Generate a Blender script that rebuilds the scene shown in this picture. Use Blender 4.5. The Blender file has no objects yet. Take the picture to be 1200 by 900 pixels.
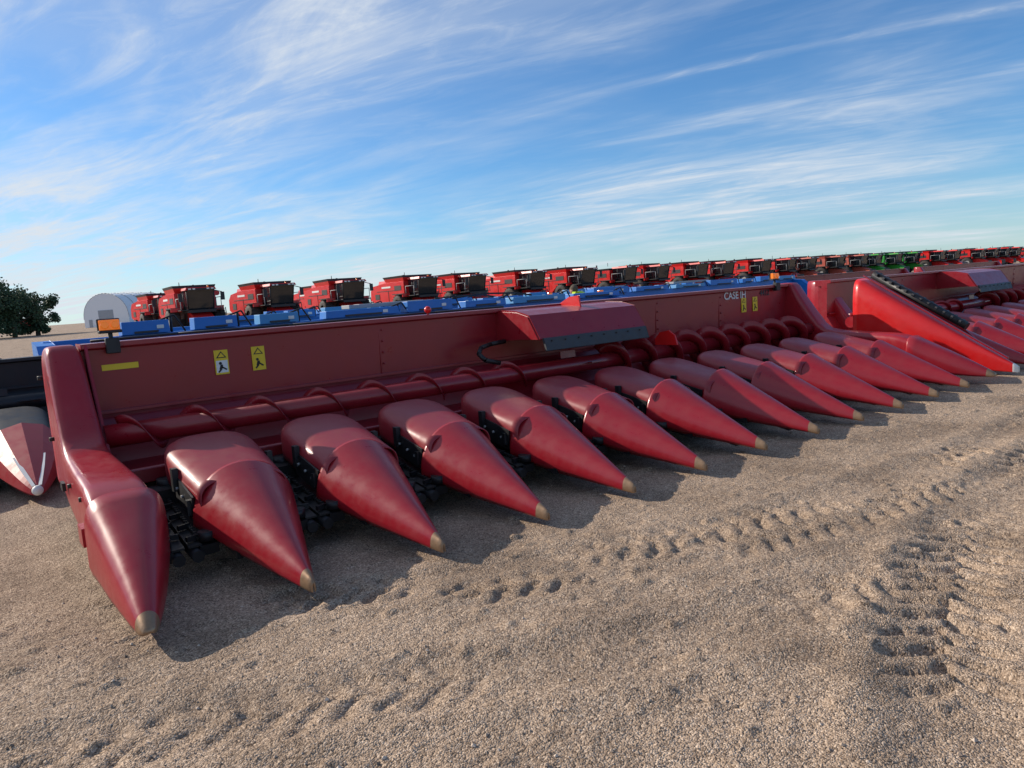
import bpy, math, random
from mathutils import Vector, Matrix, noise
random.seed(7)
R=math.radians
scene=bpy.context.scene
SUN=Vector((-1.45,2.40,1.48)).normalized()

# ------------------------------------------------------------------ materials
def mat(name,col,rough=0.5,metal=0.0,coat=0.0,dust=0.0,dustcol=(0.34,0.22,0.17),var=0.15,scale=3.0,bump=0.0,emis=None,bscale=60):
    m=bpy.data.materials.new(name); m.use_nodes=True
    nt=m.node_tree; n=nt.nodes; l=nt.links
    p=n['Principled BSDF']
    p.inputs['Roughness'].default_value=rough; p.inputs['Metallic'].default_value=metal
    p.inputs['Coat Weight'].default_value=coat; p.inputs['Coat Roughness'].default_value=0.14
    tc=n.new('ShaderNodeTexCoord'); ns=n.new('ShaderNodeTexNoise')
    ns.inputs['Scale'].default_value=scale; ns.inputs['Detail'].default_value=4; ns.inputs['Roughness'].default_value=0.65
    l.new(tc.outputs['Object'],ns.inputs['Vector'])
    mx=n.new('ShaderNodeMix'); mx.data_type='RGBA'
    mx.inputs[6].default_value=(*[c*(1-var) for c in col],1); mx.inputs[7].default_value=(*[min(1,c*(1+var)) for c in col],1)
    l.new(ns.outputs['Fac'],mx.inputs[0]); out=mx.outputs[2]
    if dust>0:
        n2=n.new('ShaderNodeTexNoise'); n2.inputs['Scale'].default_value=scale*2.7; n2.inputs['Detail'].default_value=6; n2.inputs['Roughness'].default_value=0.7
        l.new(tc.outputs['Object'],n2.inputs['Vector'])
        geo=n.new('ShaderNodeNewGeometry'); sp=n.new('ShaderNodeSeparateXYZ'); l.new(geo.outputs['Normal'],sp.inputs[0])
        up=n.new('ShaderNodeMapRange'); up.inputs[1].default_value=-0.2; up.inputs[2].default_value=1; up.inputs[3].default_value=0.2; up.inputs[4].default_value=1
        l.new(sp.outputs['Z'],up.inputs[0])
        mr=n.new('ShaderNodeMapRange'); mr.inputs[1].default_value=0.35; mr.inputs[2].default_value=0.8; mr.inputs[4].default_value=dust
        l.new(n2.outputs['Fac'],mr.inputs[0])
        mu=n.new('ShaderNodeMath'); mu.operation='MULTIPLY'; l.new(mr.outputs[0],mu.inputs[0]); l.new(up.outputs[0],mu.inputs[1])
        m3=n.new('ShaderNodeMix'); m3.data_type='RGBA'; m3.inputs[7].default_value=(*dustcol,1)
        l.new(mu.outputs[0],m3.inputs[0]); l.new(out,m3.inputs[6]); out=m3.outputs[2]
        rr=n.new('ShaderNodeMapRange'); rr.inputs[1].default_value=0.3; rr.inputs[2].default_value=0.75; rr.inputs[3].default_value=rough*0.75; rr.inputs[4].default_value=min(1,rough+0.16)
        l.new(n2.outputs['Fac'],rr.inputs[0]); l.new(rr.outputs[0],p.inputs['Roughness'])
    l.new(out,p.inputs['Base Color'])
    if bump>0:
        nb=n.new('ShaderNodeTexNoise'); nb.inputs['Scale'].default_value=bscale; nb.inputs['Detail'].default_value=3
        l.new(tc.outputs['Object'],nb.inputs['Vector'])
        b=n.new('ShaderNodeBump'); b.inputs['Strength'].default_value=bump; b.inputs['Distance'].default_value=0.01
        l.new(nb.outputs['Fac'],b.inputs['Height']); l.new(b.outputs[0],p.inputs['Normal'])
    if emis:
        p.inputs['Emission Color'].default_value=(*emis,1); p.inputs['Emission Strength'].default_value=0.3
    return m
M_RED=mat('red_paint',(0.275,0.007,0.016),0.34,coat=0.25,dust=0.09,bump=0.03,bscale=9)
M_SNOUT=mat('red_poly_snout',(0.335,0.008,0.018),0.33,coat=0.25,dust=0.09,bump=0.03,bscale=12)
M_HOOD=mat('red_poly_hood',(0.29,0.013,0.024),0.44,coat=0.1,dust=0.22,bump=0.03,bscale=12)
M_BRIGHT=mat('bright_and_sunlit_red',(0.64,0.010,0.010),0.35,coat=0.2,dust=0.06)  # own bright paint on divider and ball; on the fins it paints in sunlight
M_BLACK=mat('black_paint',(0.010,0.010,0.012),0.5,dust=0.05)
M_GREY=mat('dark_grey_rubber',(0.035,0.037,0.042),0.6,dust=0.1)
M_STEEL=mat('worn_steel',(0.035,0.033,0.032),0.6,metal=0.4,dust=0.1,scale=9)
M_TIP=mat('worn_tip',(0.34,0.21,0.12),0.4,metal=0.5,dust=0.3,scale=20,var=0.45)
M_YEL=mat('yellow_sticker',(0.80,0.55,0.02),0.5,var=0.05)
M_WHITE=mat('white_sticker',(0.75,0.75,0.72),0.5,var=0.05)
M_AMBER=mat('amber_lens',(0.85,0.20,0.01),0.2,coat=0.5,var=0.1,emis=(1,0.22,0.01))
M_BLUE=mat('blue_paint',(0.010,0.17,0.55),0.4,dust=0.08)
M_LBLUE=mat('light_blue_paint',(0.05,0.27,0.55),0.45,dust=0.15)
M_TYRE=mat('tyre_rubber',(0.02,0.02,0.02),0.85,dust=0.35)
M_GLASS=mat('cab_glass',(0.010,0.014,0.018),0.06,coat=0.6,var=0.1)
M_CRED=mat('combine_red',(0.66,0.014,0.014),0.35,coat=0.2,dust=0.06,scale=0.8)
M_CORG=mat('combine_faded_red',(0.46,0.085,0.055),0.5,dust=0.2,scale=0.8)
M_CGRN=mat('combine_green',(0.03,0.32,0.035),0.4,dust=0.06,scale=0.8)
M_RIMR=mat('rim_grey',(0.35,0.35,0.35),0.5)
M_CDK=mat('combine_dark',(0.02,0.02,0.022),0.6,dust=0.2)
M_FAB=mat('white_fabric',(0.80,0.81,0.82),0.6,var=0.05)
M_DOOR=mat('door_grey',(0.35,0.37,0.40),0.6)
M_SKIN=mat('skin',(0.45,0.25,0.17),0.5)
M_HIVIS=mat('hivis_fabric',(0.55,0.75,0.03),0.7)
M_JEANS=mat('jeans',(0.03,0.05,0.10),0.8)
M_BARK=mat('bark',(0.10,0.075,0.05),0.9,bump=0.5)

# ------------------------------------------------------------------ builder
class B:
    def __init__(s): s.v=[];s.f=[];s.m=[];s.s=[];s.mats=[]
    def mi(s,m):
        if m not in s.mats: s.mats.append(m)
        return s.mats.index(m)
    def add(s,vs,fs,m,smooth=False):
        o=len(s.v); s.v+= [tuple(v) for v in vs]; k=s.mi(m)
        for f in fs: s.f.append([o+i for i in f]); s.m.append(k); s.s.append(smooth)
    def box(s,c,d,m,rot=None,taper=1.0,tap_y=None):
        x,y,z=[a/2 for a in d]; ty=taper if tap_y is None else tap_y
        vs=[Vector((sx*x*(taper if sz>0 else 1),sy*y*(ty if sz>0 else 1),sz*z)) for sz in(-1,1) for sx,sy in((-1,-1),(1,-1),(1,1),(-1,1))]
        if rot: 
            rm=Matrix.Rotation(rot[1],3,rot[0]); vs=[rm@v for v in vs]
        vs=[v+Vector(c) for v in vs]
        s.add(vs,[(3,2,1,0),(4,5,6,7),(0,1,5,4),(1,2,6,5),(2,3,7,6),(3,0,4,7)],m)
    def prism(s,prof,x0,x1,m,axis='x'):
        n=len(prof)
        if axis=='x': vs=[(x0,a,b) for a,b in prof]+[(x1,a,b) for a,b in prof]
        else: vs=[(a,x0,b) for a,b in prof]+[(a,x1,b) for a,b in prof]
        fs=[(i,(i+1)%n,n+(i+1)%n,n+i) for i in range(n)]+[tuple(range(n)),tuple(range(2*n-1,n-1,-1))]
        s.add(vs,fs,m)
    def loft(s,rings,m,closed=False,smooth=True,cap0=False,cap1=False,mf=None):
        n=len(rings[0])
        vs=[p for r in rings for p in r]
        kk=range(n) if closed else range(n-1)
        o=len(s.v); s.v+=[tuple(v) for v in vs]
        for j in range(len(rings)-1):
            k=s.mi(mf(j) if mf else m)
            for i in kk:
                s.f.append([o+j*n+i,o+j*n+(i+1)%n,o+(j+1)*n+(i+1)%n,o+(j+1)*n+i]); s.m.append(k); s.s.append(smooth)
        if cap0: s.f.append([o+i for i in range(n)][::-1]); s.m.append(s.mi(mf(0) if mf else m)); s.s.append(False)
        if cap1: s.f.append([o+(len(rings)-1)*n+i for i in range(n)]); s.m.append(s.mi(m)); s.s.append(False)
    def tube(s,p0,p1,r0,m,r1=None,n=16,cap=True):
        p0=Vector(p0);p1=Vector(p1); r1=r0 if r1 is None else r1
        d=(p1-p0).normalized(); a=d.orthogonal().normalized(); b=d.cross(a)
        rings=[[p+ (a*math.cos(t)+b*math.sin(t))*r for t in [2*math.pi*i/n for i in range(n)]] for p,r in((p0,r0),(p1,r1))]
        s.loft(rings,m,closed=True,smooth=True,cap0=cap,cap1=cap)
    def path(s,pts,r,m,n=8):
        for a,b in zip(pts[:-1],pts[1:]): s.tube(a,b,r,m,n=n)
    def sphere(s,c,r,m,nu=14,nv=8,sc=(1,1,1)):
        rings=[]
        for j in range(nv+1):
            t=math.pi*j/nv; rr=max(math.sin(t),0.001)
            rings.append([(c[0]+sc[0]*r*rr*math.cos(2*math.pi*i/nu),c[1]+sc[1]*r*rr*math.sin(2*math.pi*i/nu),c[2]+sc[2]*r*math.cos(t)) for i in range(nu)])
        s.loft(rings,m,closed=True)
    def mesh(s,name):
        me=bpy.data.meshes.new(name); me.from_pydata(s.v,[],s.f)
        for m in s.mats: me.materials.append(m)
        me.polygons.foreach_set('material_index',s.m); me.polygons.foreach_set('use_smooth',s.s); me.update(); me.validate()
        return me
def obj(name,me,parent=None,loc=(0,0,0),rotz=0,bevel=0,solid=0):
    o=bpy.data.objects.new(name,me); scene.collection.objects.link(o); o.location=loc; o.rotation_euler=(0,0,rotz)
    if parent: o.parent=parent
    if solid:
        md=o.modifiers.new('sol','SOLIDIFY'); md.thickness=solid; md.offset=-1
    if bevel:
        md=o.modifiers.new('bev','BEVEL'); md.width=bevel; md.segments=2; md.limit_method='ANGLE'; md.angle_limit=R(35)
    return o
def empty(name,loc=(0,0,0),rotz=0):
    e=bpy.data.objects.new(name,None); scene.collection.objects.link(e); e.location=loc; e.rotation_euler=(0,0,rotz); return e

# ------------------------------------------------------------------ corn header
def sg(v): return 1 if v>=0 else -1
def arch(cx,w,y,zt,zb,n=22,px=0.9,pz=0.75,tuck=0.82):
    pts=[(cx-w*tuck,y,zb-0.05*min(1,w/0.2))]
    for i in range(n+1):
        a=R(-90+180*i/n); sn=math.sin(a); cs=max(0,math.cos(a))
        pts.append((cx+w*sg(sn)*abs(sn)**px,y,zb+(zt-zb)*cs**pz))
    pts.append((cx+w*tuck,y,zb-0.05*min(1,w/0.2)))
    return pts
def snout_mesh(name,mred,mtip):
    b=B(); ss=[0,0.015,0.035,0.06,0.085,0.2,0.35,0.5,0.65,0.8,0.92,0.985,1.0]
    rings=[]
    for t in ss:
        w=0.014+0.288*t**1.0 if t>0 else 0.008
        rings.append(arch(0,w,1.00*t,0.102+0.465*t**1.0+(0.010 if t>0.01 else 0),0.055+0.195*t,px=0.97,pz=0.95))
    rings.append(arch(0,0.294,1.007,0.569,0.25,px=0.97,pz=0.95))
    rings.append(arch(0,0.235,1.004,0.515,0.255,px=0.97,pz=0.95))
    b.loft(rings,mred,mf=lambda j: mtip if j<4 else mred)
    return b.mesh(name)
def hood_mesh(name,m):
    b=B(); rings=[]
    for t,k in [(0,0),(0.1,0),(0.3,0),(0.5,0),(0.68,0),(0.80,0.004),(0.88,0.016),(0.94,0.038),(0.975,0.070),(0.995,0.115),(1.0,0.145)]:
        y=0.94+0.79*t; a=0.256+0.042*t
        rings.append(arch(0,a-k,y,0.510+0.168*t**1.05-k*0.12,0.29+0.21*t,px=0.66,pz=0.36,tuck=0.985))
    rings.append([(q[0],q[1]+0.012,q[2]-0.05) for q in rings[-1]])
    b.loft(rings,m)
    return b.mesh(name)
def bracket_mesh(name):
    b=B()
    for sx in(-1,1):
        b.box((sx*0.278,1.20,0.38),(0.012,0.36,0.15),M_BLACK,rot=('X',R(12)))
        b.box((sx*0.290,1.34,0.47),(0.035,0.05,0.14),M_BLACK)
        b.box((sx*0.290,1.06,0.35),(0.03,0.04,0.09),M_BLACK)
        for yy,zz in((1.10,0.36),(1.20,0.39),(1.31,0.42)): b.tube((sx*0.283,yy,zz),(sx*0.298,yy,zz),0.009,M_RIMR,n=8)
    b.tube((-0.25,1.08,0.30),(0.25,1.08,0.30),0.018,M_BLACK,n=8)
    b.box((0,1.15,0.23),(0.36,1.1,0.05),M_BLACK,rot=('X',R(9)))
    b.box((0,0.55,0.15),(0.10,0.6,0.04),M_BLACK,rot=('X',R(12)))
    return b.mesh(name)
def row_mesh(name):
    b=B()
    for sx in(-1,1):
        b.box((sx*0.12,1.27,0.22),(0.10,0.90,0.06),M_BLACK,rot=('X',R(9)))
        b.box((sx*0.045,1.25,0.25),(0.07,0.85,0.012),M_STEEL,rot=('X',R(9)))
        N=24
        for k in range(N):
            t=k/(N-1); y=0.88+0.80*t; z=0.265+0.16*(y-1.2)
            b.box((sx*0.075,y,z),(0.018,0.028,0.018),M_STEEL)
            if k%5==(0 if sx>0 else 2): b.box((sx*0.045,y,z+0.006),(0.07,0.022,0.028),M_BLACK,rot=('Z',R(sx*18)))
        b.tube((sx*0.12,0.86,0.20),(sx*0.12,0.86,0.25),0.05,M_BLACK,n=12)
        b.tube((sx*0.12,1.70,0.34),(sx*0.12,1.70,0.42),0.065,M_BLACK,n=12)
        b.tube((sx*0.05,0.80,0.13),(sx*0.05,1.6,0.20),0.035,M_BLACK,r1=0.045,n=8)
    b.box((0,1.62,0.27),(0.34,0.20,0.22),M_BLACK)
    return b.mesh(name)
def enddiv_mesh(name,side,mred,mtip):
    b=B()
    def ring(y,xl,xr,zt,zb,pz=0.6,px=0.75):
        cx=(xl+xr)/2; w=(xr-xl)/2
        pts=arch(cx,w,y,zt,zb+0.05,n=26,px=px,pz=pz,tuck=0.95)
        return [(side*p[0],p[1],p[2]) for p in pts]
    C=[(0.0,0.005,0.03,0.105,0.05),(0.02,-0.012,0.047,0.125,0.045),(0.05,-0.02,0.06,0.145,0.045),(0.09,-0.026,0.076,0.17,0.05),(0.2,-0.036,0.115,0.23,0.06),(0.35,-0.048,0.165,0.31,0.08),
       (0.5,-0.06,0.21,0.385,0.10),(0.65,-0.068,0.25,0.455,0.12),(0.80,-0.076,0.290,0.525,0.14),(0.875,-0.083,0.312,0.565,0.15),(0.885,-0.081,0.309,0.562,0.16),(0.886,-0.055,0.260,0.515,0.18)]
    b.loft([ring(*c,pz=0.85-0.5*(c[0]/0.886),px=0.98-0.38*(c[0]/0.886)) for c in C],mred,mf=lambda j: mtip if j<3 else mred)
    D=[(0.80,-0.052,0.258,0.49,0.22),(0.9,-0.053,0.262,0.538,0.22),(1.0,-0.053,0.262,0.568,0.22),(1.12,-0.050,0.258,0.588,0.23),(1.5,-0.045,0.248,0.610,0.25),(1.85,-0.035,0.24,0.630,0.27),(2.0,-0.03,0.235,0.66,0.28),(2.10,-0.025,0.233,0.74,0.29),
       (2.25,-0.018,0.23,0.94,0.30),(2.38,-0.012,0.23,1.13,0.30),(2.47,-0.01,0.23,1.265,0.30),(2.51,-0.008,0.23,1.30,0.30),(2.62,-0.005,0.23,1.305,0.30),(2.76,-0.005,0.23,1.30,0.30)]
    b.loft([ring(*d,pz=0.17,px=0.34) for d in D],mred,cap1=True)
    b.box((side*-0.075,1.0,0.34),(0.03,0.14,0.10),mred)
    b.box((side*-0.055,1.9,0.45),(0.02,0.10,0.05),M_BLACK)
    for yy,zz in((1.15,0.5),(1.6,0.5),(2.3,0.7),(2.5,1.1)): b.tube((side*-0.06,yy,zz),(side*-0.03,yy,zz),0.014,M_STEEL,n=8)
    b.prism([(2.60,1.295),(2.50,1.295),(2.44,1.12),(2.20,0.70),(2.05,0.50),(2.6,0.45)],side*0.245,side*0.257,mred)
    return b.mesh(name)
L=9.144
def frame_mesh(name,mred,ztop=1.30):
    b=B(); k=ztop-1.30
    prof=[(2.50,1.30+k),(2.50,1.265+k),(2.555,1.255+k),(2.57,0.76),(2.46,0.58),(2.30,0.47),(2.10,0.42),(1.90,0.44),(1.78,0.50),(1.76,0.49),(1.76,0.40),(2.0,0.36),(2.35,0.40),(2.64,0.70),(2.64,1.22+k),(2.74,1.22+k),(2.74,1.30+k)]
    b.prism(prof,0.22,L-0.22,mred)
    b.box((L/2,2.552,0.80),(L-0.5,0.03,0.025),mred)
    b.box((L/2,2.2,0.27),(L-0.4,0.30,0.14),M_BLACK)
    b.box((L/2,2.70,0.62),(L-0.4,0.14,0.16),mred)
    for i in range(13):
        b.box((0.3+(L-0.6)*i/12,2.69,0.93),(0.05,0.09,0.58+k),mred)
    for i in range(10): b.box((0.5+(L-1.0)*i/9,2.4,0.12),(0.10,0.35,0.14),M_BLACK)
    for x in (2.55,6.2,7.4):
        b.box((x,2.561,1.02),(0.010,0.010,0.42),mred)
        for z in(0.9,1.0,1.1,1.2+k): b.tube((x+0.03,2.57,z),(x+0.03,2.545,z),0.010,mred,n=6)
    return b.mesh(name)
def auger_mesh(name,m):
    b=B(); cy,cz=2.22,0.67; rt=0.08
    b.tube((0.25,cy,cz),(L-0.25,cy,cz),rt,m,n=20)
    def flight(x0,x1,hand,rf,pitch=0.46,ph=0.0):
        n=int(abs(x1-x0)/pitch*28); rings=[]
        for i in range(n+1):
            x=x0+(x1-x0)*i/n; a=ph+hand*2*math.pi*(x-x0)/pitch
            c,s_=math.cos(a),math.sin(a)
            rings.append([(x,cy+rt*0.95*c,cz+rt*0.95*s_),(x-0.01*hand,cy+rf*c,cz+rf*s_)])
        b.loft(rings,m)
    flight(0.35,4.0,1,0.138,pitch=0.47,ph=1.0); flight(L-0.35,5.0,1,0.215,pitch=0.42,ph=math.pi*0.3)
    for i in range(3):
        x=4.2+i*0.28; a=i*1.5
        c,s_=math.cos(a),math.sin(a)
        b.box((x,cy+c*0.12,cz+s_*0.12),(0.2,0.012,0.07),m,rot=('X',a-math.pi/2))
    return b.mesh(name)
def deflector_mesh(name):
    b=B(); x0,x1=3.86,5.30
    prof=[(2.555,1.285),(2.22,1.265),(2.05,1.225),(1.90,1.00),(1.915,0.99),(2.07,1.19),(2.24,1.24),(2.555,1.26)]
    b.prism(prof,x0,x1,M_RED)
    for x in(x0,x1):
        s_=0.012
        b.prism([(2.555,1.27),(2.22,1.25),(2.06,1.21),(1.92,1.0),(2.15,1.0),(2.555,0.98)],x-s_ if x==x0 else x+0.002,x-0.002 if x==x0 else x+s_,M_RED)
    b.prism([(1.893,1.01),(1.88,1.00),(1.845,0.89),(1.855,0.885),(1.90,0.995)],x0+0.03,x1-0.02,M_GREY)
    for i in range(8): b.tube((x0+0.12+i*0.17,1.885,0.975),(x0+0.12+i*0.17,1.86,0.98),0.009,M_STEEL,n=6)
    return b.mesh(name)
def fins_mesh(name):
    b=B()
    b.prism([(2.20,1.26),(2.48,1.28),(2.50,1.30),(2.36,1.36),(2.22,1.37)],4.66,4.68,M_BRIGHT)  # fins coloured brighter than the header red to stand for direct sun
    b.prism([(1.75,0.78),(2.05,0.78),(2.05,0.84),(1.98,0.91),(1.86,0.93),(1.78,0.88)],5.6,5.62,M_BRIGHT)
    return b.mesh(name)

me_sn=snout_mesh('snout',M_SNOUT,M_TIP); me_hd=hood_mesh('hood',M_HOOD); me_br=bracket_mesh('bracket'); me_rw=row_mesh('row_unit')
me_el=enddiv_mesh('end_divider_l',1,M_SNOUT,M_TIP); me_er=enddiv_mesh('end_divider_r',-1,M_SNOUT,M_TIP)
me_fr=frame_mesh('back_frame',M_RED); me_au=auger_mesh('auger',M_RED); me_df=deflector_mesh('deflector'); me_fn=fins_mesh('fins')

def header(name,loc,fr=me_fr,sn=me_sn,hd=me_hd,left=me_el,right=me_er,aug=me_au,defl=True):
    e=empty(name,loc)
    obj('back_frame',fr,e,bevel=0.004); obj('auger',aug,e,solid=0.006)
    for i in range(1,12):
        x=0.762*i; j=random.uniform(-0.008,0.008)
        rz=random.uniform(-0.015,0.015)
        obj('snout_%d'%i,sn,e,(x+j,0,random.uniform(-0.008,0.008)),rz,solid=0.008)
        obj('hood_%d'%i,hd,e,(x,0,0),0,solid=0.008)
        obj('bracket_%d'%i,me_br,e,(x,0,0))
    for i in range(12): obj('row_unit_%d'%(i+1),me_rw,e,(0.762*(i+0.5),0,0))
    if left: obj('end_divider_left',left,e,(0,0,0),solid=0.008)
    if right: obj('end_divider_right',right,e,(L,0,0),solid=0.008)
    if defl: obj('center_deflector',me_df,e,bevel=0.003)
    return e

H1=header('corn_header',(0.523,3.436,0))
obj('fins',me_fn,H1,bevel=0.003)
b=B()
def panel_y(z): return 2.555+(1.255-z)*0.0303-0.004
b.box((0.46,panel_y(1.12)-0.001,1.12),(0.24,0.004,0.042),M_YEL)
for x in(1.17,1.46,7.92,8.17):
    y=panel_y(1.07)-0.002
    b.box((x,y,1.07),(0.105,0.004,0.19),M_YEL)
    b.add([(x-0.040,y-0.0035,1.103),(x+0.040,y-0.0035,1.103),(x,y-0.0035,1.156)],[(0,1,2)],M_BLACK)
    b.add([(x-0.026,y-0.0055,1.110),(x+0.026,y-0.0055,1.110),(x,y-0.0055,1.144)],[(0,1,2)],M_YEL)
    b.box((x,y-0.003,1.036),(0.088,0.002,0.095),M_WHITE if x<1.3 else M_YEL)
    b.tube((x-0.012,y-0.004,1.062),(x-0.012,y-0.008,1.062),0.011,M_BLACK,n=10)
    b.box((x-0.008,y-0.0055,1.032),(0.02,0.002,0.04),M_BLACK,rot=('Y',0.3))
    b.box((x+0.014,y-0.0055,1.022),(0.045,0.002,0.012),M_BLACK,rot=('Y',0.6))
    b.box((x-0.02,y-0.0055,1.004),(0.03,0.002,0.012),M_BLACK,rot=('Y',-0.8))
obj('decals',b.mesh('decals'),H1)
b=B()
for x in(0.42,8.6):
    b.box((x,2.53,1.422),(0.13,0.05,0.075),M_AMBER); b.box((x,2.53,1.375),(0.15,0.065,0.022),M_BLACK)
    b.box((x,2.56,1.422),(0.15,0.012,0.092),M_BLACK)
    b.tube((x,2.53,1.37),(x,2.53,1.22),0.016,M_BLACK,n=8); b.box((x,2.50,1.275),(0.09,0.06,0.11),M_BLACK)
    for k in(-1,1): b.tube((x+k*0.033,2.51,1.422),(x+k*0.033,2.494,1.422),0.028,M_AMBER)
b.tube((3.1,2.6,1.29),(3.1,2.6,1.33),0.012,M_RED); b.sphere((3.1,2.6,1.345),0.034,M_BRIGHT)
obj('marker_lamps',b.mesh('marker_lamps'),H1,bevel=0.008)
b=B()
b.path([(0.3,2.62,1.315),(0.9,2.64,1.318),(1.8,2.63,1.312),(3.2,2.64,1.315),(4.0,2.62,1.312)],0.010,M_BLACK)
b.path([(3.84,2.42,0.98),(3.65,2.4,0.97),(3.5,2.35,0.95),(3.42,2.28,0.90),(3.45,2.22,0.84),(3.6,2.2,0.80)],0.022,M_BLACK)
obj('wiring',b.mesh('wiring'),H1)
def lettering(txt,x,z,size,par,m,ext=0.001):
    cu=bpy.data.curves.new('lettering','FONT'); cu.body=txt; cu.size=size; cu.extrude=ext; cu.materials.append(m); cu.offset=0.002
    o=bpy.data.objects.new('lettering',cu); scene.collection.objects.link(o); o.parent=par
    o.location=(x,panel_y(z)-0.004,z); o.rotation_euler=(R(90),0,0); return o
lettering('CASE IH',7.50,1.165,0.13,H1,M_WHITE)
lettering('4412',8.28,1.17,0.11,H1,M_GREY)

def wedge_mesh():
    b=B(); rings=[]
    for t in [0,0.03,0.08,0.15,0.3,0.5,0.7,0.85,0.96,1.0]:
        w=0.02+0.24*min(1,t*1.5)**0.9; rings.append(arch(0.08,w,1.95*t,0.12+1.20*t**1.0-(0.0 if t<1 else 0.02),0.05+0.22*t,px=0.45,pz=0.28,tuck=0.97))
    b.loft(rings,M_BRIGHT,mf=lambda j: M_WHITE if j<1 else M_BRIGHT,cap1=True)
    b.prism([(0.1,0.21),(0.9,0.70),(1.9,1.33),(1.9,1.35),(0.9,0.725),(0.1,0.235)],0.02,0.05,M_RED)
    b.tube((0.42,0.72,0.58),(0.42,1.95,1.34),0.06,M_BLACK,n=14)
    for k in range(12):
        t=k/11; b.box((0.42,0.78+1.1*t,0.655+0.68*t),(0.15,0.03,0.04),M_GREY,rot=('X',R(30)))
    b.prism([(0.3,0.15),(0.7,0.53),(1.95,1.28),(1.95,0.4),(0.9,0.2)],0.35,0.38,M_RED)
    return b.mesh('wedge_divider')
me_wd=wedge_mesh()
H2=header('corn_header',(10.30,3.45,0.0),left=None,right=me_er)
obj('tall_divider',me_wd,H2,solid=0.008)
obj('end_shield',me_el,H2,(0.45,0.25,0),solid=0.008)
H2b=header('corn_header',(20.6,3.6,0.0))
M_SN3=mat('striped_snout',(0.38,0.02,0.03),0.45,dust=0.25)
def snout3():
    b=B(); ss=[0,0.03,0.08,0.13,0.2,0.3,0.42,0.55,0.68,0.8,0.9,1.0]; rings=[]
    for t in ss:
        w=0.03+0.30*t**0.75; rings.append(arch(0,w,0.95*t,0.14+0.44*t**0.9,0.08+0.16*t,n=6,px=1,pz=0.9))
    b.loft(rings,M_SN3,smooth=False)
    for sx in(-0.5,0.5):
        vs=[]
        for t in(0.02,0.3,0.5):
            w=(0.03+0.30*t**0.75); z=0.08+0.16*t+(0.06+0.28*t**0.9)*0.80
            vs+=[(sx*w-0.012-0.01*t,0.95*t-0.012,z+0.012),(sx*w+0.012+0.01*t,0.95*t-0.012,z+0.016)]
        b.add(vs,[(0,1,3,2),(2,3,5,4)],M_WHITE)
    b.sphere((0,0.0,0.11),0.035,M_WHITE)
    return b.mesh('snout_striped')
me_fr3=frame_mesh('back_frame_dark',M_BLACK,ztop=1.12); me_au3=auger_mesh('auger_dark',M_BLACK)
me_hd3=hood_mesh('hood_dark',M_BLACK)
H3=header('corn_header',(-4.13,7.14,0.0),fr=me_fr3,sn=snout3(),hd=me_hd3,aug=me_au3,left=me_el,right=None,defl=False)

def blue_header_mesh():
    b=B(); Lb=10.2
    b.box((Lb/2,0,1.17),(Lb,0.16,0.14),M_BLUE)
    b.box((Lb/2,-0.05,0.80),(Lb,0.05,0.60),M_LBLUE)
    b.box((Lb/2,-0.2,0.42),(Lb,0.30,0.20),M_BLUE)
    x=0.9; k=0
    while x<Lb-0.6:
        w=random.choice((0.6,0.9,1.3)); hh=random.uniform(0.08,0.18)
        b.box((x+w/2,-0.06,1.24+hh/2+0.003),(w,0.26,hh),M_LBLUE if k%4==2 else M_BLUE,taper=0.98)
        b.box((x+w/2,-0.2,1.27),(w*0.5,0.03,0.03),M_GREY)
        b.box((x+w*0.8,-0.195,1.24+hh*0.5),(0.09,0.012,0.05),M_WHITE)
        b.tube((x+w+0.05,-0.05,1.24),(x+w+0.05,-0.05,1.24+hh+0.05),0.02,M_BLACK,n=6)
        b.path([(x+w-0.1,-0.1,1.24+hh),(x+w+0.08,-0.14,1.30+hh),(x+w+0.22,-0.1,1.24)],0.014,M_BLACK,n=6)
        x+=w+random.uniform(0.12,0.45); k+=1
    for i in range(12): b.box((0.3+i*0.87,0.1,0.8),(0.06,0.10,0.75),M_BLUE)
    b.tube((0.2,-0.55,0.62),(Lb-0.2,-0.55,0.62),0.12,M_BLACK)
    for i in range(22): b.box((0.3+i*0.455,-0.9,0.28),(0.05,0.9,0.08),M_BLACK,rot=('X',R(8)))
    for x in(0,Lb): b.prism([(0.15,1.25),(-0.4,1.2),(-1.5,0.35),(-1.9,0.12),(-1.2,0.10),(0.15,0.2)],x-0.1,x+0.1,M_BLUE)
    b.box((Lb-0.4,-0.12,1.33),(0.12,0.06,0.08),M_AMBER)
    b.box((5.1,0.2,1.40),(1.6,0.3,0.06),M_RIMR)
    b.path([(6.2,-0.1,1.42),(6.8,-0.1,1.47),(7.6,-0.1,1.44),(8.0,-0.1,1.38)],0.018,M_BLACK,n=6)
    for s in (2,Lb-2): b.box((s,0.1,0.16),(0.12,0.5,0.32),M_BLACK)
    return b.mesh('blue_header')
for i,(x,y) in enumerate([(0.98,11.2),(3.2,15.4),(6.0,20.0),(12.5,14.2),(15.5,20.5)]):
    obj('grain_header',blue_header_mesh(),None,(x,y,0.0),bevel=0.01)
for (x,y) in [(24.5,13.0),(24.5,19.0),(36,13.5)]:
    e=empty('corn_header',(x,y,0)); obj('back_frame',me_fr,e); obj('auger',me_au,e); obj('end_divider_left',me_el,e); obj('end_divider_right',me_er,e,(L,0,0))
    for i in range(1,12): obj('snout_%d'%i,me_sn,e,(0.762*i,0,0)); obj('hood_%d'%i,me_hd,e,(0.762*i,0,0))

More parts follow.
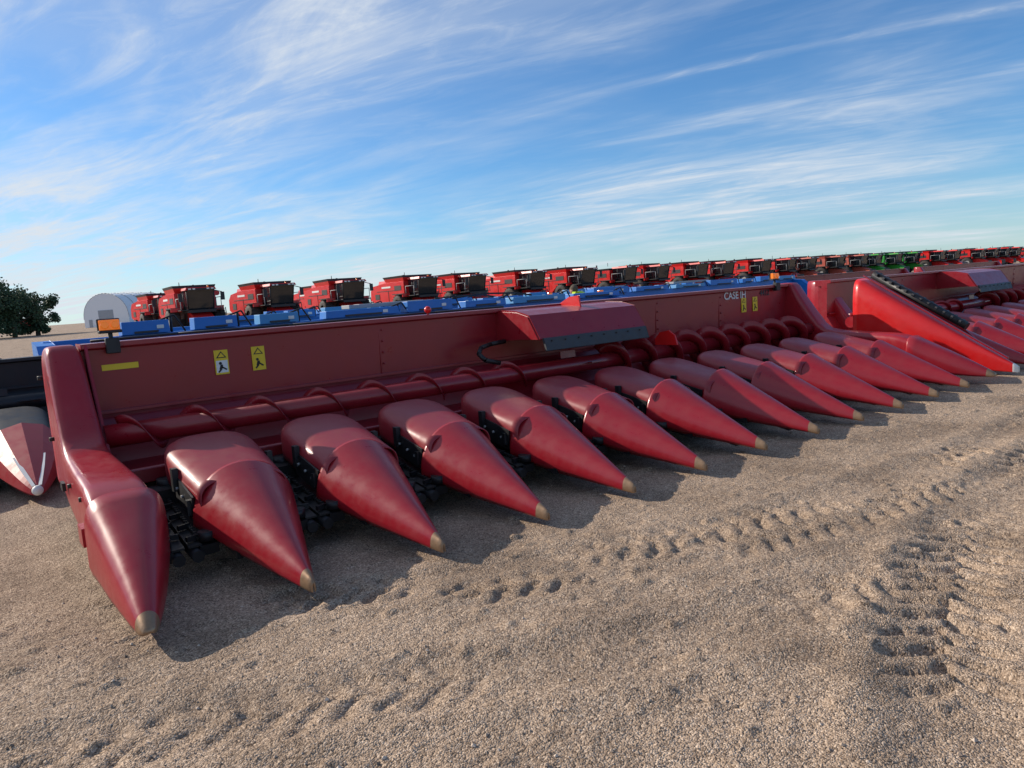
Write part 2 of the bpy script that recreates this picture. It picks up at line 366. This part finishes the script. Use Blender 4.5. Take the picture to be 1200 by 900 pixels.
# ------------------------------------------------------------------ combines
def wheel(b,c,r,w,rim):
    x,y,z=c
    prof=[(0.55,-0.5),(0.93,-0.5),(1.0,-0.36),(1.0,0.36),(0.93,0.5),(0.55,0.5)]
    n=26; rings=[[(x+w*q,y+r*p*math.cos(2*math.pi*i/n),z+r*p*math.sin(2*math.pi*i/n)) for p,q in prof] for i in range(n+1)]
    b.loft(rings,M_TYRE,smooth=True)
    for i in range(20):
        a=2*math.pi*i/20
        for s_ in(-1,1):
            aa=a+(0.15 if s_>0 else 0)
            b.box((x+s_*w*0.25,y+r*1.01*math.cos(aa),z+r*1.01*math.sin(aa)),(w*0.48,r*0.07,r*0.07),M_TYRE,rot=('X',aa))
    b.tube((x-w*0.3,y,z),(x+w*0.3,y,z),r*0.56,rim,n=20)
    sgn=1 if x>0 else -1
    b.tube((x+sgn*w*0.3,y,z),(x+sgn*w*0.42,y,z),r*0.22,rim,n=12)
def combine_mesh(name,c1,rim,tank=True):
    b=B()
    wheel(b,(-1.65,0,0.97),0.97,0.80,rim); wheel(b,(1.65,0,0.97),0.97,0.80,rim)
    wheel(b,(-1.45,4.3,0.68),0.68,0.5,rim); wheel(b,(1.45,4.3,0.68),0.68,0.5,rim)
    b.box((0,0,0.97),(2.6,0.4,0.45),M_CDK); b.box((0,4.3,0.72),(2.5,0.25,0.25),M_CDK)
    b.box((0,2.2,1.35),(1.7,5.6,1.1),M_CDK)
    b.prism([(-0.55,1.95),(-0.55,3.15),(3.3,3.15),(5.6,2.95),(6.2,2.5),(6.3,1.6),(5.0,1.15),(2.0,1.15),(1.2,1.75)],-1.5,1.5,c1)
    for s_ in(-1,1):
        b.box((s_*1.515,2.9,2.40),(0.02,3.9,0.06),M_CDK)
        b.box((s_*1.515,0.6,2.60),(0.02,1.3,0.45),M_CDK)
        b.box((s_*1.515,2.9,2.75),(0.02,1.8,0.16),M_WHITE)
        b.box((s_*1.52,4.8,1.9),(0.03,0.9,0.5),M_CDK)
        b.box((s_*1.518,2.5,1.9),(0.02,0.05,1.1),M_CDK)
        b.box((s_*1.55,0.0,2.03),(0.8,2.0,0.08),M_CDK)
        b.box((s_*1.55,-0.95,1.9),(0.75,0.12,0.3),c1)
    zt=3.72 if tank else 3.35
    v=[(-1.4,-0.4,3.15),(1.4,-0.4,3.15),(1.4,3.0,3.15),(-1.4,3.0,3.15),(-1.52,-0.55,zt-0.2),(1.52,-0.55,zt-0.2),(1.52,3.2,zt-0.22),(-1.52,3.2,zt-0.22)]
    b.add(v,[(0,1,5,4),(1,2,6,5),(2,3,7,6),(3,0,4,7)],c1)
    b.add([(x,y,z+0.004) for x,y,z in v[4:]]+[(x*1.05,y*1.03,z+0.20) for x,y,z in v[4:]],[(0,1,5,4),(1,2,6,5),(2,3,7,6),(3,0,4,7)],M_CDK)
    b.box((0,1.3,zt-0.18),(2.7,3.2,0.05),M_CDK)
    b.box((0,4.4,3.15),(2.2,1.9,0.5),c1,taper=0.9); b.tube((0.8,3.5,3.2),(0.8,3.5,3.9),0.09,M_CDK)
    v=[(-0.90,-2.15,1.85),(0.90,-2.15,1.85),(1.0,-0.6,1.85),(-1.0,-0.6,1.85),(-0.98,-2.45,3.28),(0.98,-2.45,3.28),(1.02,-0.6,3.28),(-1.02,-0.6,3.28)]
    b.add(v,[(3,2,1,0),(0,1,5,4),(1,2,6,5),(2,3,7,6),(3,0,4,7)],M_GLASS)
    for xb,xt in((-0.90,-0.98),(0.90,0.98)):
        b.tube((xb,-2.16,1.85),(xt,-2.46,3.29),0.05,M_CDK,n=8)
        b.tube((xb*1.08,-1.2,1.85),(xt*1.03,-1.3,3.29),0.05,M_CDK,n=8)
    b.box((0,-1.6,3.38),(2.2,2.3,0.18),c1,taper=0.92); b.box((0,-2.70,3.34),(1.9,0.12,0.14),M_CDK)
    for i in(-0.8,-0.5,0.5,0.8): b.box((i,-2.78,3.36),(0.18,0.05,0.10),M_WHITE)
    b.box((0,-1.5,1.72),(2.0,1.9,0.2),M_CDK)
    b.tube((0.1,-1.6,2.6),(0.1,-1.75,2.65),0.2,M_GREY,n=12); b.box((0,-1.1,2.3),(0.55,0.25,0.8),M_GREY)
    for s_ in(-1,1):
        b.tube((s_*0.95,-2.4,3.25),(s_*1.5,-2.7,3.05),0.03,M_CDK,n=6); b.box((s_*1.5,-2.72,2.75),(0.28,0.08,0.6),M_CDK)
        b.box((s_*1.25,-1.5,1.83),(0.5,1.8,0.06),M_CDK)
        b.path([(s_*1.45,-2.3,1.85),(s_*1.45,-2.3,2.7),(s_*1.45,-0.8,2.7),(s_*1.45,-0.8,1.85)],0.028,M_RIMR,n=6)
    for s2 in(1.72,2.08): b.tube((s2,-1.2,0.5),(s2-0.1,-1.2,1.9),0.03,M_CDK,n=6)
    for i in range(5): b.box((1.87-0.02*i,-1.2,0.6+0.3*i),(0.34,0.15,0.03),M_CDK)
    b.prism([(-0.6,1.75),(-1.6,1.70),(-3.4,1.05),(-3.5,0.35),(-3.2,0.3),(-0.6,1.0)],-0.72,0.72,c1)
    b.box((0,-3.52,0.72),(1.7,0.08,0.85),M_CDK); b.box((0,-3.57,0.72),(1.15,0.03,0.5),M_STEEL)
    b.tube((1.72,-0.2,3.05),(1.82,6.2,3.25),0.2,c1,n=12); b.tube((1.82,6.2,3.25),(1.82,6.7,3.05),0.21,M_CDK,n=12)
    b.path([(-0.9,0.2,3.6),(-0.9,0.2,4.0)],0.03,M_CDK,n=6); b.tube((0.9,-1.0,3.46),(0.9,-1.0,3.62),0.06,M_AMBER,n=8)
    return b.mesh(name)
mr=combine_mesh('combine_red',M_CRED,M_RIMR); mr2=combine_mesh('combine_red_low',M_CRED,M_RIMR,False); mo=combine_mesh('combine_faded',M_CORG,M_RIMR); mg=combine_mesh('combine_green',M_CGRN,M_YEL)
for i in range(32):
    m=mr2 if i in(7,12,20,23,24,27) else mr
    if i in(13,14,15): m=mo
    if i in(16,17,18): m=mg
    if i in(21,26): continue
    obj('combine_harvester',m,None,(15.4+6.6*i+random.uniform(-0.45,0.45),61.5+random.uniform(-1.0,1.0),0),R(random.uniform(-5,5)))
for (x,y) in[(17.0,77),(34.0,78),(46.5,78),(75,78),(100,80),(118,79),(150,79),(165,80),(178,78)]:
    obj('combine_harvester',mr,None,(x,y,0),R(random.uniform(-8,8)))
obj('combine_harvester',mr,None,(19.0,236,0),R(35))

# ------------------------------------------------------------------ fabric hoop building
bld=empty('fabric_building',(35,224,0),R(-50))
b=B(); n=20
def hoop(w,h,y): return [(w*math.cos(math.pi*i/n)*-1,y,2.2+(h-2.2)*math.sin(math.pi*i/n)**0.9 if 0<i<n else 2.2) for i in range(n+1)]
r0=[(-7,0,0)]+hoop(7,8.8,0)+[(7,0,0)]; r1=[(x,17,z) for x,y,z in r0]
b.loft([r0,r1],M_FAB,smooth=False,cap0=True,cap1=True)
obj('shell',b.mesh('shell'),bld)
b=B(); b.box((0,-0.05,2.2),(4.6,0.08,4.4),M_DOOR); b.box((-5,-0.05,1.05),(1.0,0.08,2.1),M_DOOR)
for i in range(7): b.box((0,-0.12,0.5+0.6*i),(4.6,0.04,0.05),M_RIMR)
obj('doors',b.mesh('doors'),bld)
b=B()
for k in range(6):
    rr=hoop(7.06,8.86,k*3.4); b.path(rr,0.06,M_RIMR,n=5)
obj('ribs',b.mesh('ribs'),bld)

# ------------------------------------------------------------------ trees
M_LEAF=mat('foliage',(0.060,0.095,0.035),0.8,var=0.35,scale=0.6)
M_LEAF2=mat('foliage_dark',(0.035,0.06,0.024),0.8,var=0.35,scale=0.6)
def tree(loc,h,w,seed):
    rnd=random.Random(seed); b=B()
    b.tube((0,0,0),(0.2,0.1,h*0.45),0.35,M_BARK,r1=0.2,n=8)
    cl=[]
    for i in range(9):
        a=rnd.uniform(0,6.28); rr=rnd.uniform(0.25,0.8)*w; z=h*rnd.uniform(0.4,0.85)
        p=(rr*math.cos(a),rr*math.sin(a),z); b.tube((0.1,0.05,h*rnd.uniform(0.2,0.42)),p,0.14,M_BARK,r1=0.03,n=6); cl.append((p,rnd.uniform(0.2,0.36)*w))
    for i in range(24):
        a=rnd.uniform(0,6.28); rr=rnd.uniform(0,0.9)*w; cl.append(((rr*math.cos(a),rr*math.sin(a),h*rnd.uniform(0.12,0.88)*(1-0.25*rr/w)),rnd.uniform(0.14,0.30)*w))
    for p,r in cl:
        for k in range(190):
            d=Vector((rnd.gauss(0,1),rnd.gauss(0,1),rnd.gauss(0,1))).normalized()*r*(rnd.uniform(0.3,1.2))
            q=Vector(p)+d; s_=rnd.uniform(0.10,0.22)
            u=Vector((rnd.gauss(0,1),rnd.gauss(0,1),rnd.gauss(0,1))).normalized()*s_; v=u.orthogonal().normalized()*s_
            if q.z<0.3: continue
            b.add([q-u,q+v,q+u,q-v],[(0,1,2,3)],M_LEAF if rnd.random()<0.6 else M_LEAF2)
    obj('tree',b.mesh('tree'),None,loc)
for i,t in enumerate([((4.8,131,0),9.2,4.8),((8.4,133,0),8.4,4.4),((0.5,127,0),9.4,5.2),((11.6,136,0),7.0,3.8),((-8,124,0),9,5),((6.0,141,0),9.4,5.0)]): tree(*t,i+1)

# ------------------------------------------------------------------ person bending behind the headers
P=empty('person',(11.9,12.6,0),R(200))
def mk(name,verts,edges,radii,m,par):
    me=bpy.data.meshes.new(name); me.from_pydata(verts,edges,[]); me.materials.append(m)
    o=obj(name,me,par); bpy.context.view_layer.objects.active=o
    md=o.modifiers.new('s','SKIN'); md.use_smooth_shade=True
    sv=me.skin_vertices[0].data if len(me.skin_vertices) else None
    if sv:
        for i,r in enumerate(radii): sv[i].radius=(r,r)
        sv[0].use_root=True
    s2=o.modifiers.new('u','SUBSURF'); s2.levels=1; s2.render_levels=1
mk('torso',[(0,0,0.95),(0,-0.08,1.1),(0,-0.22,1.25),(0,-0.30,1.33),(-0.17,-0.27,1.30),(0.17,-0.27,1.30),(-0.22,-0.36,1.08),(0.22,-0.36,1.08),(-0.18,-0.52,0.95),(0.18,-0.52,0.95)],
   [(0,1),(1,2),(2,3),(2,4),(2,5),(4,6),(5,7),(6,8),(7,9)],[0.15,0.15,0.16,0.07,0.075,0.075,0.055,0.055,0.04,0.04],M_HIVIS,P)
mk('legs',[(0,0,0.93),(-0.11,0,0.88),(0.11,0,0.88),(-0.13,-0.04,0.48),(0.13,-0.04,0.48),(-0.14,0.02,0.08),(0.14,0.02,0.08),(-0.15,-0.16,0.04),(0.15,-0.16,0.04)],
   [(0,1),(0,2),(1,3),(2,4),(3,5),(4,6),(5,7),(6,8)],[0.13,0.1,0.1,0.07,0.07,0.05,0.05,0.04,0.04],M_JEANS,P)
b=B(); b.sphere((0,-0.40,1.40),0.10,M_SKIN,sc=(0.8,0.95,1.15)); b.sphere((0,-0.385,1.43),0.105,M_BARK,sc=(0.84,0.95,1.0)); b.box((0,-0.5,1.40),(0.025,0.03,0.035),M_SKIN)
for s_ in(-1,1):
    b.sphere((s_*0.035,-0.487,1.415),0.012,M_BLACK,8,6); b.sphere((s_*0.08,-0.39,1.40),0.02,M_SKIN,8,6)
    b.sphere((s_*0.18,-0.57,0.91),0.04,M_SKIN,8,6,(0.6,1,1))
    for k in range(5): b.tube((s_*(0.16+0.012*k),-0.60,0.90),(s_*(0.16+0.012*k),-0.66,0.85+0.004*k),0.008,M_SKIN,n=6)
obj('head_and_hands',b.mesh('head_and_hands'),P)

# ------------------------------------------------------------------ ground
def axis(a,b_,st,far):
    c=[]; x=a
    while x<b_: c.append(x); x+=st
    lo=[];s=st;x=a
    while x>-far: s*=1.16; x-=s; lo.append(x)
    hi=[];s=st;x=c[-1]
    while x<far: s*=1.16; x+=s; hi.append(x)
    return lo[::-1]+c+hi
xs=axis(-0.8,9.0,0.022,5000); ys=axis(0.5,4.2,0.016,5000)
def curve_d(x,y,pts):
    best=9; bs=0; acc=0
    for (x0,y0),(x1,y1) in zip(pts[:-1],pts[1:]):
        dx,dy=x1-x0,y1-y0; ln=math.hypot(dx,dy); t=max(0,min(1,((x-x0)*dx+(y-y0)*dy)/ln/ln))
        ex,ey=x-(x0+t*dx),y-(y0+t*dy); d=math.hypot(ex,ey)
        if d<abs(best): best=d*(1 if dx*ey-dy*ex>0 else -1); bs=acc+t*ln
        acc+=ln
    return best,bs
tracks=[([(1.2,3.55),(2.0,3.15),(2.9,2.78),(4.0,2.52),(6.0,2.35),(12,2.6)],0.16,0.036,0.010),
        ([(1.9,2.95),(2.5,2.68),(3.2,2.38),(4.2,2.15),(6.2,2.0),(12,2.2)],0.14,0.026,0.008),
        ([(-1.5,3.3),(0.2,2.86),(1.0,2.50),(2.0,2.0),(4.5,1.35),(8,1.2),(12,1.4)],0.17,0.024,0.010),
        ([(1.6,0.3),(2.25,0.86),(3.0,1.25),(4.6,1.75),(8,2.0),(12,2.0)],0.20,0.042,0.020)]
def smooth(t): t=max(0,min(1,t)); return t*t*(3-2*t)
def gz(x,y):
    d=math.hypot(x,y)
    if d>60: return 0.0
    f=smooth((60-d)/40)
    z=0.018*noise.noise(Vector((x*0.6,y*0.6,1)))+0.010*noise.noise(Vector((x*2.3,y*2.3,5)))
    if d<14:
        z+=0.005*noise.noise(Vector((x*7,y*7,9)))+0.005*noise.noise(Vector((x*17,y*17,3)))
        for pts,w,dep,rut in tracks:
            dd,s=curve_d(x,y,pts)
            if abs(dd)<w*2.4:
                jn=noise.noise(Vector((x*5,y*5,31)))*0.35
                e=smooth((w*(1.25+jn)-abs(dd))/(w*0.4))
                wear=smooth(noise.noise(Vector((s*0.9,w*9,2)))*2.0+0.8)
                ph=(s+0.5*abs(dd)+(0.085 if dd>0 else 0)+0.03*noise.noise(Vector((x*4,y*4,7))))/0.15
                lug=smooth((math.cos(2*math.pi*ph)+0.1+1.5*noise.noise(Vector((x*11,y*11,4))))*1.1)
                z+=e*wear*dep*(-0.85*lug+0.3)-rut*smooth((w*1.3-abs(dd))/(w*0.8))+rut*0.8*math.exp(-((abs(dd)-w*1.6)/(w*0.4))**2)
        c=noise.noise(Vector((x*12,y*12,20)))
        if c>0.30: z+=(c-0.30)*0.040
    return z*f
vs=[(x,y,gz(x,y)) for y in ys for x in xs]; nx=len(xs)
fs=[(j*nx+i,j*nx+i+1,(j+1)*nx+i+1,(j+1)*nx+i) for j in range(len(ys)-1) for i in range(nx-1)]
me=bpy.data.meshes.new('ground'); me.from_pydata(vs,[],fs); me.polygons.foreach_set('use_smooth',[True]*len(fs))
g=bpy.data.materials.new('gravel_ground'); g.use_nodes=True; nt=g.node_tree; n_=nt.nodes; l_=nt.links
p=n_['Principled BSDF']; p.inputs['Roughness'].default_value=0.95; p.inputs['Specular IOR Level'].default_value=0.15
tc=n_.new('ShaderNodeTexCoord')
def vor(sc):
    v=n_.new('ShaderNodeTexVoronoi'); v.inputs['Scale'].default_value=sc; l_.new(tc.outputs['Object'],v.inputs['Vector']); return v
v1=vor(150)
nz=n_.new('ShaderNodeTexNoise'); nz.inputs['Scale'].default_value=1.1; nz.inputs['Detail'].default_value=8; nz.inputs['Roughness'].default_value=0.75; l_.new(tc.outputs['Object'],nz.inputs['Vector'])
cr=n_.new('ShaderNodeValToRGB'); e=cr.color_ramp; e.elements[0].position=0.0; e.elements[0].color=(0.14,0.098,0.070,1); e.elements[1].position=1; e.elements[1].color=(0.66,0.51,0.385,1)
for pos,c in((0.2,(0.28,0.200,0.142,1)),(0.5,(0.39,0.283,0.203,1)),(0.8,(0.48,0.355,0.258,1))):
    q=e.elements.new(pos); q.color=c
sepc=n_.new('ShaderNodeSeparateColor'); l_.new(v1.outputs['Color'],sepc.inputs[0]); l_.new(sepc.outputs[0],cr.inputs[0])
cr2=n_.new('ShaderNodeValToRGB'); cr2.color_ramp.elements[0].color=(0.64,0.62,0.60,1); cr2.color_ramp.elements[0].position=0.34; cr2.color_ramp.elements[1].color=(1.1,1.09,1.07,1); cr2.color_ramp.elements[1].position=0.58
l_.new(nz.outputs['Fac'],cr2.inputs[0])
mm=n_.new('ShaderNodeMix'); mm.data_type='RGBA'; mm.blend_type='MULTIPLY'; mm.inputs[0].default_value=1; l_.new(cr.outputs[0],mm.inputs[6]); l_.new(cr2.outputs[0],mm.inputs[7])
l_.new(mm.outputs[2],p.inputs['Base Color'])
nb=n_.new('ShaderNodeTexNoise'); nb.inputs['Scale'].default_value=34; nb.inputs['Detail'].default_value=3; l_.new(tc.outputs['Object'],nb.inputs['Vector'])
b0=n_.new('ShaderNodeBump'); b0.inputs['Strength'].default_value=0.8; b0.inputs['Distance'].default_value=0.016; l_.new(nb.outputs['Fac'],b0.inputs['Height'])
bp=n_.new('ShaderNodeBump'); bp.invert=True; bp.inputs['Strength'].default_value=0.85; bp.inputs['Distance'].default_value=0.0055; l_.new(v1.outputs['Distance'],bp.inputs['Height']); l_.new(b0.outputs[0],bp.inputs['Normal']); l_.new(bp.outputs[0],p.inputs['Normal'])
me.materials.append(g); obj('ground',me)

M_ST=[mat('stone_a',(0.42,0.31,0.225),0.9,var=0.3,scale=30),mat('stone_b',(0.20,0.145,0.105),0.9,var=0.3,scale=30),mat('stone_c',(0.58,0.46,0.36),0.9,var=0.2,scale=30)]
b=B()
for k in range(17000):
    d=1.6+ (random.random()**1.7)*7; a=R(53+random.uniform(-42,42))
    x=d*math.cos(a); y=d*math.sin(a)
    if y>4.6: continue
    r=random.uniform(0.002,0.005)*(1+ (random.random()<0.04)*1.1); z=gz(x,y)+r*0.3
    j=lambda: random.uniform(0.6,1.25)*r
    ro=random.uniform(0,6.28); c,s_=math.cos(ro),math.sin(ro)
    pv=[(j(),j()*.4,0),(-j()*.3,j(),0),(-j(),-j()*.3,0),(j()*.3,-j(),0),(j()*.3-r*.3,j()*.3-r*.3,j()*.8),(0,0,-r)]
    pv=[(x+q[0]*c-q[1]*s_,y+q[0]*s_+q[1]*c,z+q[2]) for q in pv]
    b.add(pv,[(0,1,4),(1,2,4),(2,3,4),(3,0,4)],M_ST[random.choice((0,0,1,2))],smooth=False)
obj('gravel',b.mesh('gravel'))

# ------------------------------------------------------------------ sky
w=bpy.data.worlds.new('World'); scene.world=w; w.use_nodes=True; nt=w.node_tree; n=nt.nodes; l=nt.links
bg=n['Background']; bg.inputs['Strength'].default_value=0.11
sky=n.new('ShaderNodeTexSky'); sky.sky_type='NISHITA'; sky.sun_disc=False
sky.sun_elevation=math.asin(SUN.z); sky.sun_rotation=math.atan2(SUN.x,SUN.y); sky.air_density=1.0; sky.dust_density=0.1; sky.ozone_density=4
tc=n.new('ShaderNodeTexCoord'); sp=n.new('ShaderNodeSeparateXYZ'); l.new(tc.outputs['Generated'],sp.inputs[0])
def M(op,a,b=None,c=None,clamp=False):
    m=n.new('ShaderNodeMath'); m.operation=op; m.use_clamp=clamp
    for i,v in enumerate((a,b,c)):
        if v is None: continue
        if isinstance(v,(int,float)): m.inputs[i].default_value=v
        else: l.new(v,m.inputs[i])
    return m.outputs[0]
zc=M('MAXIMUM',sp.outputs['Z'],0.0); zz=M('ADD',zc,0.10)
u=M('DIVIDE',sp.outputs['X'],zz); v=M('DIVIDE',sp.outputs['Y'],zz)
th=R(113); ct,st=math.cos(th),math.sin(th)
U=M('ADD',M('MULTIPLY',u,ct),M('MULTIPLY',v,st)); V=M('SUBTRACT',M('MULTIPLY',v,ct),M('MULTIPLY',u,st))
def NZ(su,sv,off,detail=8,rough=0.6,dist=0.0):
    cb=n.new('ShaderNodeCombineXYZ'); l.new(M('MULTIPLY',U,su),cb.inputs[0]); l.new(M('MULTIPLY',V,sv),cb.inputs[1]); cb.inputs[2].default_value=off
    t=n.new('ShaderNodeTexNoise'); t.inputs['Scale'].default_value=1; t.inputs['Detail'].default_value=detail; t.inputs['Roughness'].default_value=rough; t.inputs['Distortion'].default_value=dist
    l.new(cb.outputs[0],t.inputs['Vector']); return t.outputs['Fac']
def MR(x,a,b_,c,d):
    m=n.new('ShaderNodeMapRange'); m.interpolation_type='SMOOTHSTEP'; l.new(x,m.inputs[0])
    for i,k in enumerate((a,b_,c,d)): m.inputs[i+1].default_value=k
    return m.outputs[0]
cover=NZ(0.5,0.7,3.1,5,0.55,0.5); streak=NZ(0.8,2.6,7.7,9,0.62,1.0); wisp=NZ(2.5,7.5,1.3,8,0.64,1.3)
side=M('ADD',M('MULTIPLY',sp.outputs['X'],-0.62),M('MULTIPLY',sp.outputs['Y'],0.55))
cov=MR(M('ADD',cover,M('MULTIPLY',side,0.22)),0.33,0.70,0.0,1.0)
st1=MR(streak,0.38,0.74,0.0,1.0); wp=MR(wisp,0.42,0.76,0.0,1.0)
cl=M('ADD',M('MULTIPLY',cov,0.33),M('MULTIPLY',M('MULTIPLY',st1,M('ADD',cov,0.22)),0.66)); cl=M('ADD',cl,M('MULTIPLY',M('MULTIPLY',wp,cov),0.36))
haze=MR(sp.outputs['Z'],0.0,0.12,0.32,0.0); cl=M('ADD',cl,haze)
def trail(c0,slope,wd,u0,u1,amp):
    d=M('ABSOLUTE',M('SUBTRACT',V,M('ADD',M('MULTIPLY',U,slope),c0)))
    a=MR(d,0.0,wd,1.0,0.0); e1=MR(U,u0,u0+0.5,0,1); e2=MR(U,u1-0.5,u1,1,0)
    return M('MULTIPLY',M('MULTIPLY',M('MULTIPLY',a,e1),e2),M('MULTIPLY',M('ADD',wp,0.25),amp))
for a in((-2.05,0.10,0.020,-1.1,0.9,0.30),(-2.7,0.05,0.05,-1.2,1.3,0.45),(-1.35,0.16,0.025,-1.0,1.6,0.35)): cl=M('ADD',cl,trail(*a))
cl=M('MULTIPLY',cl,0.85,clamp=True)
tint=n.new('ShaderNodeMix'); tint.data_type='RGBA'; tint.blend_type='MULTIPLY'; tint.inputs[0].default_value=1; tint.inputs[7].default_value=(0.68,1.0,1.24,1); l.new(sky.outputs[0],tint.inputs[6])
mx=n.new('ShaderNodeMix'); mx.data_type='RGBA'; l.new(cl,mx.inputs[0])
l.new(tint.outputs[2],mx.inputs[6]); mx.inputs[7].default_value=(6.6,7.1,7.7,1)
l.new(mx.outputs[2],bg.inputs['Color'])

sl=bpy.data.lights.new('sun','SUN'); sl.energy=5.0; sl.angle=R(0.5); sl.color=(1.0,0.91,0.78)
so=bpy.data.objects.new('sun',sl); scene.collection.objects.link(so); so.rotation_euler=(-SUN).to_track_quat('-Z','Y').to_euler()

# ------------------------------------------------------------------ camera
cam=bpy.data.cameras.new('camera'); co=bpy.data.objects.new('camera',cam); scene.collection.objects.link(co)
cam.sensor_width=36; cam.lens=26.1; cam.clip_end=12000; cam.clip_start=0.05
az=R(53.0); pt=R(7.01); rl=R(4.05)
Rv=Vector((math.sin(az),-math.cos(az),0)); Fh=Vector((math.cos(az),math.sin(az),0)); Z=Vector((0,0,1))
F=Fh*math.cos(pt)-Z*math.sin(pt); Uv=Fh*math.sin(pt)+Z*math.cos(pt)
cr_=Rv*math.cos(rl)-Uv*math.sin(rl); cu_=Rv*math.sin(rl)+Uv*math.cos(rl)
mt=Matrix((cr_,cu_,-F)).transposed().to_4x4(); mt.translation=Vector((0,0,1.45)); co.matrix_world=mt
scene.camera=co
scene.view_settings.view_transform='Standard'; scene.view_settings.look='None'; scene.view_settings.exposure=0
